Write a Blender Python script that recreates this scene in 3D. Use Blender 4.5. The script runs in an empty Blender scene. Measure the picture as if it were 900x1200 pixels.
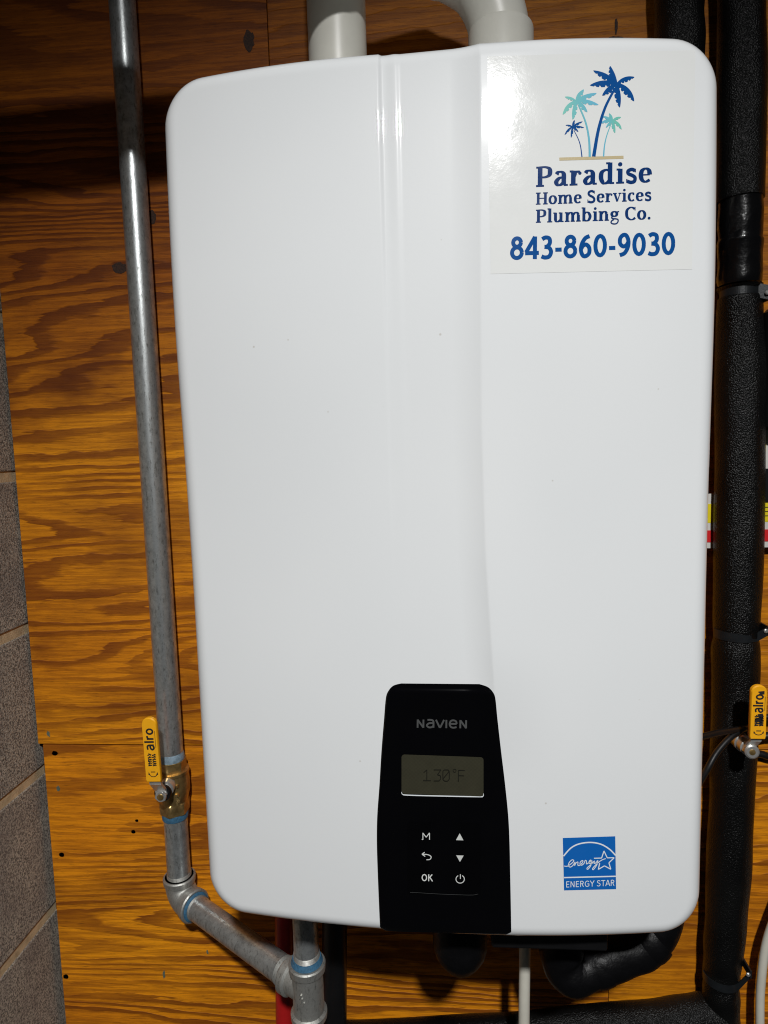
import bpy, bmesh, math, random
from mathutils import Vector, Matrix
random.seed(4)
sc = bpy.context.scene
COL = sc.collection
PI = math.pi

# ---------------------------------------------------------------- camera
CAM = Vector((-.0034, -.8198, .0608)); FPX = 761.25
def cam_axes(p, y, r):
    cy, sy, cp, sp, cr, sr = math.cos(y), math.sin(y), math.cos(p), math.sin(p), math.cos(r), math.sin(r)
    f = Vector((sy*cp, cy*cp, -sp)); rt = Vector((cy, -sy, 0)); u = rt.cross(f)
    return cr*rt+sr*u, -sr*rt+cr*u, f
RT, UP, FW = cam_axes(.1, -.0773, -.0278)
cd = bpy.data.cameras.new('camera'); cam = bpy.data.objects.new('camera', cd); COL.objects.link(cam)
cd.sensor_fit = 'VERTICAL'; cd.sensor_height = 36; cd.lens = FPX/1200*36; cd.clip_start = .01; cd.clip_end = 50
M = Matrix((RT, UP, -FW)).transposed().to_4x4(); M.translation = CAM
cam.matrix_world = M; sc.camera = cam

# ---------------------------------------------------------------- world, lamp, exposure
w = bpy.data.worlds.new('World'); sc.world = w; w.use_nodes = True
bg = w.node_tree.nodes['Background']; bg.inputs[0].default_value = (.95, .98, 1, 1); bg.inputs[1].default_value = .015
LAMP = Vector((.20, -1.80, 1.20))
ld = bpy.data.lights.new('work_lamp', 'SPOT'); lo = bpy.data.objects.new('work_lamp', ld); COL.objects.link(lo)
ld.energy = 212; ld.shadow_soft_size = .045; ld.color = (1, .995, .985)
ld.spot_size = math.radians(98); ld.spot_blend = 1.0
lo.location = LAMP; lo.rotation_euler = (Vector((-.05, 0, -2.2))-LAMP).to_track_quat('-Z', 'Y').to_euler()
lo['label'] = 'work lamp above and behind the camera'; lo['kind'] = 'structure'
sc.view_settings.view_transform = 'Standard'; sc.view_settings.look = 'None'
sc.view_settings.gamma = 1; sc.view_settings.exposure = 0
try: sc.view_settings.use_curve_mapping = False
except Exception: pass
sc.render.engine = 'CYCLES'; sc.cycles.filter_width = 1.1

# measured point: direction (u,v) of the photograph met with the plane y = const (metres in front of the wall)
def at(u, v, y):
    d = (u-450)/FPX*RT-(v-600)/FPX*UP+FW
    return CAM+d*((y-CAM.y)/d.y)
def atz(u, v, z):
    d = (u-450)/FPX*RT-(v-600)/FPX*UP+FW
    return CAM+d*((z-CAM.z)/d.z)

# ---------------------------------------------------------------- materials
def nmat(name):
    m = bpy.data.materials.new(name); m.use_nodes = True
    nt = m.node_tree; b = nt.nodes['Principled BSDF']
    return m, nt, b
def node(nt, t, **kw):
    n = nt.nodes.new(t)
    for k, v in kw.items():
        if k in n.inputs: n.inputs[k].default_value = v
        else: setattr(n, k, v)
    return n
def L(nt, a, b): nt.links.new(a, b)
def ramp(nt, fac, stops):
    r = nt.nodes.new('ShaderNodeValToRGB'); e = r.color_ramp.elements
    while len(e) < len(stops): e.new(.5)
    for i, (p, c) in enumerate(stops):
        e[i].position = p; e[i].color = tuple(c)+(1,) if len(c) == 3 else c
    L(nt, fac, r.inputs[0]); return r
def coords(nt, scale=(1, 1, 1), loc=(0, 0, 0), rot=(0, 0, 0)):
    g = nt.nodes.new('ShaderNodeNewGeometry')
    mp = nt.nodes.new('ShaderNodeMapping'); mp.inputs['Scale'].default_value = scale
    mp.inputs['Location'].default_value = loc; mp.inputs['Rotation'].default_value = rot
    L(nt, g.outputs['Position'], mp.inputs[0]); return mp.outputs[0]
def noise(nt, vec, scale, detail=3, rough=.5, dist=0):
    n = node(nt, 'ShaderNodeTexNoise', Scale=scale, Detail=detail, Roughness=rough, Distortion=dist)
    L(nt, vec, n.inputs['Vector']); return n.outputs['Fac']
def math_(nt, op, a, b=None, clamp=False):
    n = nt.nodes.new('ShaderNodeMath'); n.operation = op; n.use_clamp = clamp
    for i, x in enumerate((a, b)):
        if x is None: continue
        if isinstance(x, (int, float)): n.inputs[i].default_value = x
        else: L(nt, x, n.inputs[i])
    return n.outputs[0]
def mixc(nt, fac, a, b, mode='MIX'):
    n = nt.nodes.new('ShaderNodeMix'); n.data_type = 'RGBA'; n.blend_type = mode
    for i, x in ((0, fac), (6, a), (7, b)):
        if isinstance(x, (int, float)): n.inputs[i].default_value = x
        elif isinstance(x, (tuple, list)): n.inputs[i].default_value = tuple(x)+(1,)*(4-len(x))
        else: L(nt, x, n.inputs[i])
    return n.outputs[2]
def bump(nt, b, h, strength, dist=.001, normal=None):
    n = node(nt, 'ShaderNodeBump', Strength=strength, Distance=dist); L(nt, h, n.inputs['Height'])
    if normal is not None: L(nt, normal, n.inputs['Normal'])
    L(nt, n.outputs[0], b.inputs['Normal']); return n.outputs[0]
def simple(name, col, rough=.5, metal=0, var=.15, vscale=40, bscale=None, bstr=.2, bdist=.0005, coat=0, spec=.5):
    m, nt, b = nmat(name); v = coords(nt)
    n = noise(nt, v, vscale, 4, .6)
    r = ramp(nt, n, [(.3, [c*(1-var) for c in col]), (.7, [min(1, c*(1+var)) for c in col])])
    L(nt, r.outputs[0], b.inputs['Base Color'])
    b.inputs['Roughness'].default_value = rough; b.inputs['Metallic'].default_value = metal
    b.inputs['Coat Weight'].default_value = coat; b.inputs['Specular IOR Level'].default_value = spec
    if bscale: bump(nt, b, noise(nt, v, bscale, 3, .6), bstr, bdist)
    return m

def wood_mat(name, seed, tone, bright, amt=.92):
    m, nt, b = nmat(name)
    v = coords(nt, (1, 1, 1), (seed*3.1, 0, seed*1.7), (0, .02, 0))
    vs = coords(nt, (.55, 1, 4.5), (seed*2.3, seed, seed*.9), (0, .03, 0))
    h = noise(nt, vs, 1.55, 1.6, .45, .25)                      # slow terrain: its contour lines are the growth rings
    hz = node(nt, 'ShaderNodeSeparateXYZ'); L(nt, v, hz.inputs[0])
    wig = noise(nt, coords(nt, (9, 1, 60), (seed, 2, 0)), 1.0, 3, .6)
    g = math_(nt, 'ADD', math_(nt, 'MULTIPLY', h, 21.0), math_(nt, 'MULTIPLY', hz.outputs['Z'], 40.0))
    g = math_(nt, 'ADD', g, math_(nt, 'MULTIPLY', wig, 1.25))
    fr = math_(nt, 'FRACT', g)
    band = ramp(nt, fr, [(0, (0, 0, 0)), (.46, (.04,)*3), (.58, (.80,)*3), (.90, (1,)*3), (.95, (0, 0, 0))]).outputs[0]
    amp = ramp(nt, noise(nt, coords(nt, (1.2, 1, 3.4), (seed*5, 1, 3)), 2.6, 2, .5), [(.30, (.12,)*3), (.50, (1,)*3)]).outputs[0]
    late = math_(nt, 'MULTIPLY', band, amp, True)
    fine = noise(nt, coords(nt, (9, 1, 210), (seed, 0, 0), (0, .03, 0)), 1.0, 5, .75, .4)
    fine2 = noise(nt, coords(nt, (45, 1, 700), (seed, 0, 0)), 1.0, 4, .7)
    blot = noise(nt, coords(nt, (1, 1, 2.0), (seed*7, 0, 0)), 5.0, 4, .6)
    big = noise(nt, coords(nt, (1, 1, 1.8), (seed*4, 5, 0)), 2.0, 2, .5)
    c0 = mixc(nt, ramp(nt, big, [(.35, (0,)*3), (.65, (1,)*3)]).outputs[0], [x*bright for x in tone[0]], [x*bright for x in tone[1]])
    c1 = mixc(nt, ramp(nt, fine, [(.42, (.0,)*3), (.58, (1,)*3)]).outputs[0], mixc(nt, .48, c0, tone[2]), c0)
    c2 = mixc(nt, math_(nt, 'MULTIPLY', late, amt), c1, tone[2])
    c3 = mixc(nt, ramp(nt, fine2, [(.56, (0,)*3), (.72, (.75,)*3)]).outputs[0], c2, tone[3])
    c4 = mixc(nt, ramp(nt, blot, [(.50, (0,)*3), (.70, (.6,)*3)]).outputs[0], c3, [x*.8 for x in tone[2]])
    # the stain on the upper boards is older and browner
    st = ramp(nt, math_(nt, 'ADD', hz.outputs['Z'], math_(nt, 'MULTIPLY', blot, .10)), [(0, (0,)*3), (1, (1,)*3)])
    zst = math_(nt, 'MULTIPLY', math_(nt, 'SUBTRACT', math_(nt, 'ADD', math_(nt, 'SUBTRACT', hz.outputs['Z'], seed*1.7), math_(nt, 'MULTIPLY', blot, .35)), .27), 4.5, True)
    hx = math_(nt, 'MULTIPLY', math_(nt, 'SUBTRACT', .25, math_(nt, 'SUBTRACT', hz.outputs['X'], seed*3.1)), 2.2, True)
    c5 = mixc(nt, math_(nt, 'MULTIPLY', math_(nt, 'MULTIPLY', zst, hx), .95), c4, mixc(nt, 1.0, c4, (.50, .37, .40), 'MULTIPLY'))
    L(nt, c5, b.inputs['Base Color'])
    b.inputs['Roughness'].default_value = .55; b.inputs['Specular IOR Level'].default_value = .3
    hh = math_(nt, 'ADD', math_(nt, 'MULTIPLY', fine, .5), math_(nt, 'ADD', math_(nt, 'MULTIPLY', fine2, .35), math_(nt, 'MULTIPLY', late, .5)))
    bump(nt, b, hh, .8, .0010)
    return m
TONE = ((.62, .205, .004), (.76, .285, .005), (.165, .036, .003), (.05, .012, .002))
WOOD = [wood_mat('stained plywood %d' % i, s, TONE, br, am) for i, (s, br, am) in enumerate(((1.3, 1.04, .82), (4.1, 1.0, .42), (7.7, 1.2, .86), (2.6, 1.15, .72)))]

def galv(name, col=(.60, .63, .63), rough=.31, dirt=.45):
    m, nt, b = nmat(name); v = coords(nt)
    n = noise(nt, v, 75, 6, .78); n2 = noise(nt, coords(nt, (1, 1, .3)), 300, 4, .75)
    c = ramp(nt, n, [(.32, [x*(1-dirt) for x in col]), (.6, col)]).outputs[0]
    c = mixc(nt, ramp(nt, n2, [(.54, (0,)*3), (.68, (.75,)*3)]).outputs[0], c, (.13, .13, .115))
    L(nt, c, b.inputs['Base Color']); b.inputs['Metallic'].default_value = .8
    r = ramp(nt, n, [(.3, (rough+.14,)*3), (.7, (rough-.05,)*3)]); L(nt, r.outputs[0], b.inputs['Roughness'])
    bump(nt, b, n2, .35, .0004); return m
GALV = galv('galvanised steel'); GALVF = galv('malleable iron fitting', (.50, .50, .47), .5, .35)
BRASS = simple('aged brass', (.46, .31, .12), .34, .85, .35, 120, 500, .3)
CHROME = simple('bright plated steel', (.72, .72, .70), .30, .8, .1, 60)
BLUE = simple('blue thread sealant', (.040, .125, .215), .5, 0, .3, 300, 500, .4)
BLUEPALE = simple('smeared blue thread sealant', (.22, .31, .38), .45, .2, .35, 250, 500, .4)
YEL = simple('yellow vinyl grip', (.90, .42, .010), .38, 0, .05, 30, 300, .1)
INK = simple('black print', (.012, .012, .012), .6, 0, .1)
WHITEPVC = simple('white pvc', (.70, .69, .62), .35, 0, .04, 30, 900, .05)
REDP = simple('red pipe', (.42, .012, .012), .35, 0, .1, 30)
WTUBE = simple('off white tubing', (.62, .60, .52), .4, 0, .06, 40)
BLACKPL = simple('black plastic', (.005, .005, .0055), .38, 0, .2, 50, 400, .15)
STRAP = simple('black coated strap', (.013, .015, .017), .35, .2, .2, 80, 600, .2)
TAPE = simple('black vinyl tape', (.003, .003, .0035), .42, 0, .2, 60, 140, .6, .0012, 0, .16)
SLEEVE = simple('glossy black tape', (.003, .003, .0035), .2, 0, .2, 60, 140, .5, .001)
CHASSIS = simple('grey painted steel', (.25, .25, .25), .5, 0, .1)
DARKGAP = simple('dark backing', (.02, .012, .008), .9)
HOLE = simple('nail hole', (.012, .006, .004), .8)
KNOT = simple('knot', (.035, .012, .004), .7, 0, .8, 500)
def foam_mat():
    m, nt, b = nmat('closed cell foam'); v = coords(nt)
    vo = node(nt, 'ShaderNodeTexVoronoi', Scale=620.0); vo.feature = 'F1'; L(nt, v, vo.inputs['Vector'])
    n = noise(nt, v, 900, 2, .6)
    hh = math_(nt, 'ADD', math_(nt, 'MULTIPLY', vo.outputs['Distance'], -1.0), math_(nt, 'MULTIPLY', n, .8))
    c = ramp(nt, noise(nt, v, 14, 3, .6), [(.3, (.0025, .0025, .0026)), (.7, (.006, .0062, .006))]).outputs[0]
    L(nt, c, b.inputs['Base Color']); b.inputs['Roughness'].default_value = .31; b.inputs['Specular IOR Level'].default_value = .23
    bump(nt, b, hh, .7, .0011); return m
FOAM = foam_mat()
def block_mat():
    m, nt, b = nmat('concrete block'); v = coords(nt)
    n = noise(nt, v, 420, 3, .8); n2 = noise(nt, v, 16, 3, .6); n3 = noise(nt, v, 900, 2, .6)
    c = ramp(nt, n, [(.40, (.10, .092, .078)), (.50, (.38, .345, .295)), (.60, (.62, .56, .46))]).outputs[0]
    c = mixc(nt, ramp(nt, n2, [(.4, (0,)*3), (.7, (.4,)*3)]).outputs[0], c, (.15, .125, .12))
    L(nt, c, b.inputs['Base Color']); b.inputs['Roughness'].default_value = .9
    bump(nt, b, math_(nt, 'ADD', n, math_(nt, 'MULTIPLY', n3, .4)), 1.0, .0035); return m
BLOCK = block_mat()
MORTAR = simple('mortar', (.52, .41, .25), .9, 0, .25, 90, 500, .8, .001)

def cover_mat():
    m, nt, b = nmat('white enamel'); v = coords(nt)
    n = noise(nt, v, 6, 2, .5)
    c = ramp(nt, n, [(.3, (.715, .735, .745)), (.7, (.735, .752, .760))]).outputs[0]
    sp = node(nt, 'ShaderNodeTexVoronoi', Scale=26.0); L(nt, v, sp.inputs['Vector'])
    c = mixc(nt, ramp(nt, sp.outputs['Distance'], [(.018, (.55,)*3), (.028, (0,)*3)]).outputs[0], c, (.45, .42, .36))
    L(nt, c, b.inputs['Base Color']); b.inputs['Roughness'].default_value = .30
    b.inputs['Specular IOR Level'].default_value = .06; b.inputs['Coat Weight'].default_value = .8; b.inputs['Coat Roughness'].default_value = .045
    bump(nt, b, noise(nt, v, 330, 2, .5), .09, .0003); return m
COVER = cover_mat()
def vinyl(name, col, rough=.17, bstr=.16):
    m, nt, b = nmat(name); v = coords(nt)
    b.inputs['Base Color'].default_value = tuple(col)+(1,)
    n = noise(nt, v, 60, 3, .6)
    L(nt, ramp(nt, n, [(.3, (rough*.8,)*3), (.7, (rough*1.3,)*3)]).outputs[0], b.inputs['Roughness'])
    bump(nt, b, noise(nt, v, 430, 2, .6), bstr, .0007); return m
STICK = vinyl('white vinyl', (.725, .738, .728), .095, .06)
NAVY = vinyl('navy print', (.006, .034, .14), .13, .05); NAVY2 = vinyl('royal blue print', (.005, .070, .26), .13, .05)
TEAL = None
def grad_mat(name, c0, c1, x0, x1):
    m, nt, b = nmat(name); g = nt.nodes.new('ShaderNodeNewGeometry'); s = nt.nodes.new('ShaderNodeSeparateXYZ')
    L(nt, g.outputs['Position'], s.inputs[0])
    mr = nt.nodes.new('ShaderNodeMapRange'); L(nt, s.outputs['X'], mr.inputs[0]); mr.inputs[1].default_value = x0; mr.inputs[2].default_value = x1
    L(nt, mixc(nt, mr.outputs[0], c0, c1), b.inputs['Base Color']); b.inputs['Roughness'].default_value = .2; return m
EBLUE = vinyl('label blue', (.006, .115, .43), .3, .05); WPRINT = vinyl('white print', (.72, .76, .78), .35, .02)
TAN = vinyl('tan print', (.50, .42, .25), .2, .1)
GLOSS = simple('black gloss acrylic', (.0013, .0013, .0018), .06, 0, .1, 30); GLOSS2 = simple('black touch film', (.0010, .0010, .0014), .14, 0, .1, 30)
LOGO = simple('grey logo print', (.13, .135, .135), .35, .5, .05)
SYM = simple('white symbol print', (.62, .64, .62), .5)
def lcd_mat():
    m, nt, b = nmat('unlit lcd'); v = coords(nt, (500, 500, 500))
    wv = node(nt, 'ShaderNodeTexChecker', Scale=1.2); L(nt, v, wv.inputs['Vector'])
    c = mixc(nt, .12, (.040, .038, .024), wv.outputs['Color'], 'MULTIPLY')
    c = mixc(nt, ramp(nt, noise(nt, coords(nt), 110, 4, .6), [(.3, (0,)*3), (.7, (.35,)*3)]).outputs[0], c, (.024, .0235, .015))
    L(nt, c, b.inputs['Base Color']); b.inputs['Roughness'].default_value = .3; return m
LCD = lcd_mat(); LCDINK = simple('lcd segment', (.010, .010, .007), .4)

# ---------------------------------------------------------------- mesh helpers
def mesh_obj(name, verts, faces, mat, parent=None, smooth=False, sharp=None):
    me = bpy.data.meshes.new(name); me.from_pydata([tuple(v) for v in verts], [], faces); me.update()
    if smooth:
        me.shade_smooth()
        if sharp: 
            bm = bmesh.new(); bm.from_mesh(me)
            for e in bm.edges:
                if len(e.link_faces) == 2 and e.calc_face_angle(0) > math.radians(sharp): e.smooth = False
            bm.to_mesh(me); bm.free()
    me.materials.append(mat)
    o = bpy.data.objects.new(name, me); COL.objects.link(o)
    if parent: 
        o.parent = parent; o.matrix_parent_inverse = parent.matrix_world.inverted()
    return o
class MB:
    def __init__(s): s.v = []; s.f = []
    def add(s, v, f):
        k = len(s.v); s.v += [Vector(p) for p in v]; s.f += [tuple(i+k for i in q) for q in f]; return s
    def obj(s, name, mat, parent=None, smooth=True, sharp=35): return mesh_obj(name, s.v, s.f, mat, parent, smooth, sharp)
def thing(name, loc, label, cat, group=None):
    o = bpy.data.objects.new(name, None); COL.objects.link(o); o.location = loc; o.empty_display_size = .02
    o.matrix_world = Matrix.Translation(Vector(loc))
    o['label'] = label; o['category'] = cat
    if group: o['group'] = group
    return o
def tag(o, label, cat, group=None):
    o['label'] = label; o['category'] = cat
    if group: o['group'] = group
    return o
def cr(pts, n=6, closed=False):
    """Catmull-Rom through pts (tuples of any length)"""
    P = [Vector(p) for p in pts]; out = []
    m = len(P)
    for i in range(m if closed else m-1):
        g = lambda k: P[k % m] if closed else P[max(0, min(m-1, k))]
        a, b, c, d = g(i-1), g(i), g(i+1), g(i+2)
        for j in range(n):
            t = j/n
            out.append(.5*((2*b)+(c-a)*t+(2*a-5*b+4*c-d)*t*t+(3*b-a-3*c+d)*t**3))
    if not closed: out.append(P[-1].copy())
    return out
def tube(path, rad, seg=24, cap=True, mb=None):
    """sweep a circle; rad is a number or a list (per point)"""
    mb = mb or MB(); P = [Vector(p) for p in path]; n = len(P)
    R = rad if isinstance(rad, (list, tuple)) else [rad]*n
    T = []
    for i in range(n):
        t = P[min(n-1, i+1)]-P[max(0, i-1)]; T.append(t.normalized() if t.length > 0 else (T[-1] if T else Vector((0, 0, 1))))
    u = T[0].orthogonal().normalized(); V = []; F = []
    for i in range(n):
        u = (u-T[i]*u.dot(T[i])).normalized(); w_ = T[i].cross(u)
        for k in range(seg):
            a = 2*PI*k/seg; r = R[i] if not callable(R[i]) else R[i](a)
            V.append(P[i]+(u*math.cos(a)+w_*math.sin(a))*r)
    for i in range(n-1):
        for k in range(seg):
            a, b = i*seg+k, i*seg+(k+1) % seg
            F.append((a, b, b+seg, a+seg))
    if cap: F.append(tuple(range(seg))[::-1]); F.append(tuple(range((n-1)*seg, n*seg)))
    return mb.add(V, F)
def lathe(origin, axis, prof, seg=32, flat=0, mb=None):
    """prof: (distance along axis, radius[, sides]) -> a turned solid; repeated distances give crisp steps"""
    mb = mb or MB(); O = Vector(origin); A = Vector(axis).normalized(); u = A.orthogonal().normalized()
    if abs(A.z) > .9: u = Vector((1, 0, 0)); u = (u-A*u.dot(A)).normalized()
    w_ = A.cross(u); V = []; F = []
    for p in prof:
        sides = p[2] if len(p) > 2 else 0
        for k in range(seg):
            a = 2*PI*k/seg; r = p[1]
            if sides:
                s = 2*PI/sides; q = (a+s/2) % s-s/2; r = min(p[1]*math.cos(s/2)/math.cos(q), p[1]*.97)
            V.append(O+A*p[0]+(u*math.cos(a)+w_*math.sin(a))*r)
    n = len(prof)
    for i in range(n-1):
        for k in range(seg):
            a, b = i*seg+k, i*seg+(k+1) % seg; F.append((a, b, b+seg, a+seg))
    F.append(tuple(range(seg))[::-1]); F.append(tuple(range((n-1)*seg, n*seg)))
    return mb.add(V, F)
def box(lo_, hi, bev=0, mb=None):
    mb = mb or MB(); bm = bmesh.new(); bmesh.ops.create_cube(bm, size=1)
    lo_, hi = Vector(lo_), Vector(hi)
    for v in bm.verts: v.co = Vector([(lo_[i]+hi[i])/2+v.co[i]*(hi[i]-lo_[i]) for i in range(3)])
    if bev: bmesh.ops.bevel(bm, geom=bm.edges[:], offset=bev, segments=2, affect='EDGES', profile=.5)
    bm.verts.index_update()
    mb.add([v.co.copy() for v in bm.verts], [[v.index for v in f.verts] for f in bm.faces]); bm.free(); return mb
def plate(outline, thick, X, Y, N, O, bev=.0006, mb=None):
    """extruded rounded outline in the frame (X,Y) with normal N, both rims chamfered"""
    mb = mb or MB(); n = len(outline); V = []
    c = Vector((sum(p[0] for p in outline)/n, sum(p[1] for p in outline)/n))
    def ring(h, ins):
        for p in outline:
            q = Vector(p[:2]); d = (c-q); q = q+d.normalized()*ins if d.length > ins else q
            V.append(O+X*q.x+Y*q.y+N*h)
    ring(0, bev); ring(bev, 0); ring(thick-bev, 0); ring(thick, bev)
    F = [tuple(range(n))[::-1], tuple(range(3*n, 4*n))]
    for r in range(3):
        for k in range(n): F.append((r*n+k, r*n+(k+1) % n, (r+1)*n+(k+1) % n, (r+1)*n+k))
    return mb.add(V, F)

# ---------------------------------------------------------------- the plywood wall
WX0, WX1, WZ0, WZ1 = -.5535, .80, -1.0, .95
zs = at(130, 873, 0).z
x_top = at(313.5, 30, 0).x; x_bot = at(713.5, 1160, 0).x
wall = thing('plywood_wall', (0, .03, -1.0), 'orange stained plywood wall behind the water heater, with nail holes and horizontal grain', 'wall')
g = .0008
def sheet(x0, x1, z0, z1, y, mat):
    o = box((x0, y, z0), (x1, .016, z1), .0007).obj('plywood_sheet', mat, wall, False); return o
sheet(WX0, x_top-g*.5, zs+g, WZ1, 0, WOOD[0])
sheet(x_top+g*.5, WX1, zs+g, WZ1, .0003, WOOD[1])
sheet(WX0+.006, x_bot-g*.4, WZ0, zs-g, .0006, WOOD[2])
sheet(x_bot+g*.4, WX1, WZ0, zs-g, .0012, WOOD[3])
for (u, v, r) in ((57, 848, 3), (64, 883, 3), (72, 1002, 3), (77, 1145, 3), (35, 500, 2.6), (45, 668, 2.4), (24, 351, 2.4), (13, 215, 1.8), (156, 975, 2.4), (160, 962, 1.8), (892, 890, 2), (142, 845, 2.6), (220, 722, 1.8), (146, 848, 2)):
    p = at(u, v, 0); rr = r*.82/FPX
    n = 12; c = [(rr*(1+.25*random.random())*math.cos(2*PI*k/n)*1.15, rr*(1+.25*random.random())*math.sin(2*PI*k/n)) for k in range(n)]
    plate(c, .0006, Vector((1, 0, 0)), Vector((0, 0, 1)), Vector((0, -1, 0)), Vector((p.x, .0008, p.z)) if v < 870 else Vector((p.x, .0012, p.z)), .0001).obj('nail_hole', HOLE, wall, False)
for (u, v, a, b_) in ((140, 314, 10, 6), (178, 254, 5, 8), (292, 48, 6, 12), (722, 30, 1.6, 9), (720, 45, 9, 2)):
    p = at(u, v, 0); n = 18; s = .82/FPX
    c = [(a*s*(.75+.4*random.random())*math.cos(2*PI*k/n), b_*s*(.75+.4*random.random())*math.sin(2*PI*k/n)) for k in range(n)]
    plate(c, .0003, Vector((1, 0, 0)), Vector((0, 0, 1)), Vector((0, -1, 0)), Vector((p.x, -.0001, p.z)), .0001).obj('knot', KNOT, wall, False)
SMEAR = simple('grey green crayon mark', (.10, .12, .085), .7, 0, .3, 200)
for (u, v, a, b_) in ((57, 860, 2.2, 4), (192, 1142, 1.8, 6), (68, 924, 2.5, 4), (243, 1116, 1.2, 4)):
    p = at(u, v, 0); n = 14; s = .82/FPX
    c = [(a*s*(.6+.7*random.random())*math.cos(2*PI*k/n), b_*s*(.6+.7*random.random())*math.sin(2*PI*k/n)) for k in range(n)]
    plate(c, .0002, Vector((1, 0, 0)), Vector((0, 0, 1)), Vector((0, -1, 0)), Vector((p.x, .0005 if v > 873 else -.0001, p.z)), .00005).obj('crayon_mark', SMEAR, wall, False)
wb = box((-.75, .0165, -1.05), (.85, .03, 1.0)).obj('backing_wall', DARKGAP, None, False); wb['kind'] = 'structure'

# ---------------------------------------------------------------- the block side wall
SX = -.5565
bw = thing('block_wall', (SX, -.2, -1.0), 'bare concrete block wall with tan mortar joints along the left edge', 'wall')
zj = .0348
mort = MB(); box((SX-.10, -.62, -1.0), (SX-.0018, .03, .95), 0, mort); mort.obj('mortar', MORTAR, bw, False)
for k in range(-5, 5):
    zt = zj-.206*k-.0065; zb = zj-.206*(k+1)+.0075
    off = .0 if k % 2 else -.2
    for (y0, y1) in ((-.405+off*0+(.0 if k % 2 else .0), .02),):
        box((SX-.19, y0+.005, zb), (SX, y1, zt), .0016).obj('block', BLOCK, bw, False)
    box((SX-.19, -.61, zb), (SX, y0-.005, zt), .0016).obj('block', BLOCK, bw, False)

# ---------------------------------------------------------------- the water heater: shape of its cover
HW, HH, RC, ER = .2160, .3577, .036, .013
def sst(a, b, x):
    t = max(0, min(1, (x-a)/(b-a))); return t*t*(3-2*t)
XE = [(-.36, .052), (-.1246, .0415), (-.0267, .0365), (.0743, .0345), (.203, .0350), (.36, .0368)]
def xe(z):
    for (z0, a), (z1, b) in zip(XE, XE[1:]):
        if z <= z1: t = max(0, (z-z0)/(z1-z0)); return a+(b-a)*t
    return XE[-1][1]
def D(x, z):
    """distance of the cover's face from the wall"""
    bot = .306-(.37 if x < .04 else .44)*(x-.04)**2
    if x < -.045: top = .3055-.72*(x+.045)**2
    else: top = .3055
    e = xe(z)
    wgr = sst(-.10, .20, z)
    # two pressed creases left of the middle
    wc = .22+.78*sst(.10, .30, z)
    top -= wc*(.0020*sst(-.0388, -.0360, x)+.0005*sst(-.0262, -.0222, x)-.0009*sst(-.034, -.026, x))
    t = max(0, min(1, (x-(e-.022))/.022)); t1 = max(0, min(1, (x+.022)/(e+.022)))
    if x <= e: top += .0022*t1+.0036*t**2
    else: top += .0058
    if x > .046: top -= .66*(x-.046)**2
    lean = .0050-.2*max(0, z-.18)**2 if z > .18 else .0050*sst(-.1, .18, z)
    top += lean
    rb = 0
    wp = sst(-.16, .05, z)
    # the raised right-hand field stays crisp further down than the creases
    cre = top*wgr+bot*(1-wgr)
    ridge = (.0052*t**1.9) if x <= e else .0052*(1-sst(0, .06, x-e))
    return cre+ridge*(1-wgr)*sst(-.22, -.10, z)
def rim(s):
    """drop of the face at distance s from the outline"""
    if s >= ER: return 0
    return ER-math.sqrt(max(0, ER*ER-(ER-s)**2))
def dist_edge(x, z):
    ax, az = HW-abs(x), HH-abs(z)
    if ax < RC and az < RC: return RC-math.hypot(RC-ax, RC-az)
    return min(ax, az)
def surf(x, z, e=0): return Vector((x, -(D(x, z)-rim(max(0, dist_edge(x, z)))+e), z))

hx_ = HW-RC; hz_ = HH-RC
xs = []; x = -hx_
while x < hx_-1e-6: 
    xs.append(x); x += .0009 if -.045 < x < .05 else .0045
xs.append(hx_)
zsn = 150; zsv = [-hz_+2*hz_*i/zsn for i in range(zsn+1)]
loop = []   # (base x, base z, direction x, direction z): inner rectangle and the way out
for x in xs[:-1]: loop.append((x, hz_, 0, 1))
NA = 14
for k in range(NA): a = PI/2-k*PI/2/NA; loop.append((hx_, hz_, math.cos(a), math.sin(a)))
for z in zsv[::-1][:-1]: loop.append((hx_, z, 1, 0))
for k in range(NA): a = -k*PI/2/NA; loop.append((hx_, -hz_, math.cos(a), math.sin(a)))
for x in xs[::-1][:-1]: loop.append((x, -hz_, 0, -1))
for k in range(NA): a = -PI/2-k*PI/2/NA; loop.append((-hx_, -hz_, math.cos(a), math.sin(a)))
for z in zsv[:-1]: loop.append((-hx_, z, -1, 0))
for k in range(NA): a = PI-k*PI/2/NA; loop.append((-hx_, hz_, math.cos(a), math.sin(a)))
nl = len(loop)
cv = MB(); V = []; F = []
rings = [0, .008, .016, .0215]+[RC-ER+ER*math.sin(PI/2*k/9) for k in range(0, 10)]
for r in rings:
    for (bx, bz, dx, dz) in loop:
        x, z = bx+dx*r, bz+dz*r; V.append(Vector((x, -(D(x, z)-rim(RC-r)), z)))
for yb in (-.20, -.06):
    for (bx, bz, dx, dz) in loop: V.append(Vector((bx+dx*RC, yb, bz+dz*RC)))
nr = len(rings)+2
for i in range(nr-1):
    for k in range(nl):
        a, b = i*nl+k, i*nl+(k+1) % nl; F.append((a, b, b+nl, a+nl))
k0 = len(V)
for z in zsv:
    for x in xs: V.append(Vector((x, -D(x, z), z)))
nx = len(xs)
for j in range(zsn):
    for i in range(nx-1): a = k0+j*nx+i; F.append((a, a+1, a+1+nx, a+nx))
cv.add(V, F)
heater = thing('water_heater', (0, 0, -.3577), 'large white wall-hung water heater with black control panel and palm tree sticker', 'water heater')
bm = bmesh.new(); me = bpy.data.meshes.new('t'); me.from_pydata(cv.v, [], cv.f); bm.from_mesh(me)
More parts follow.
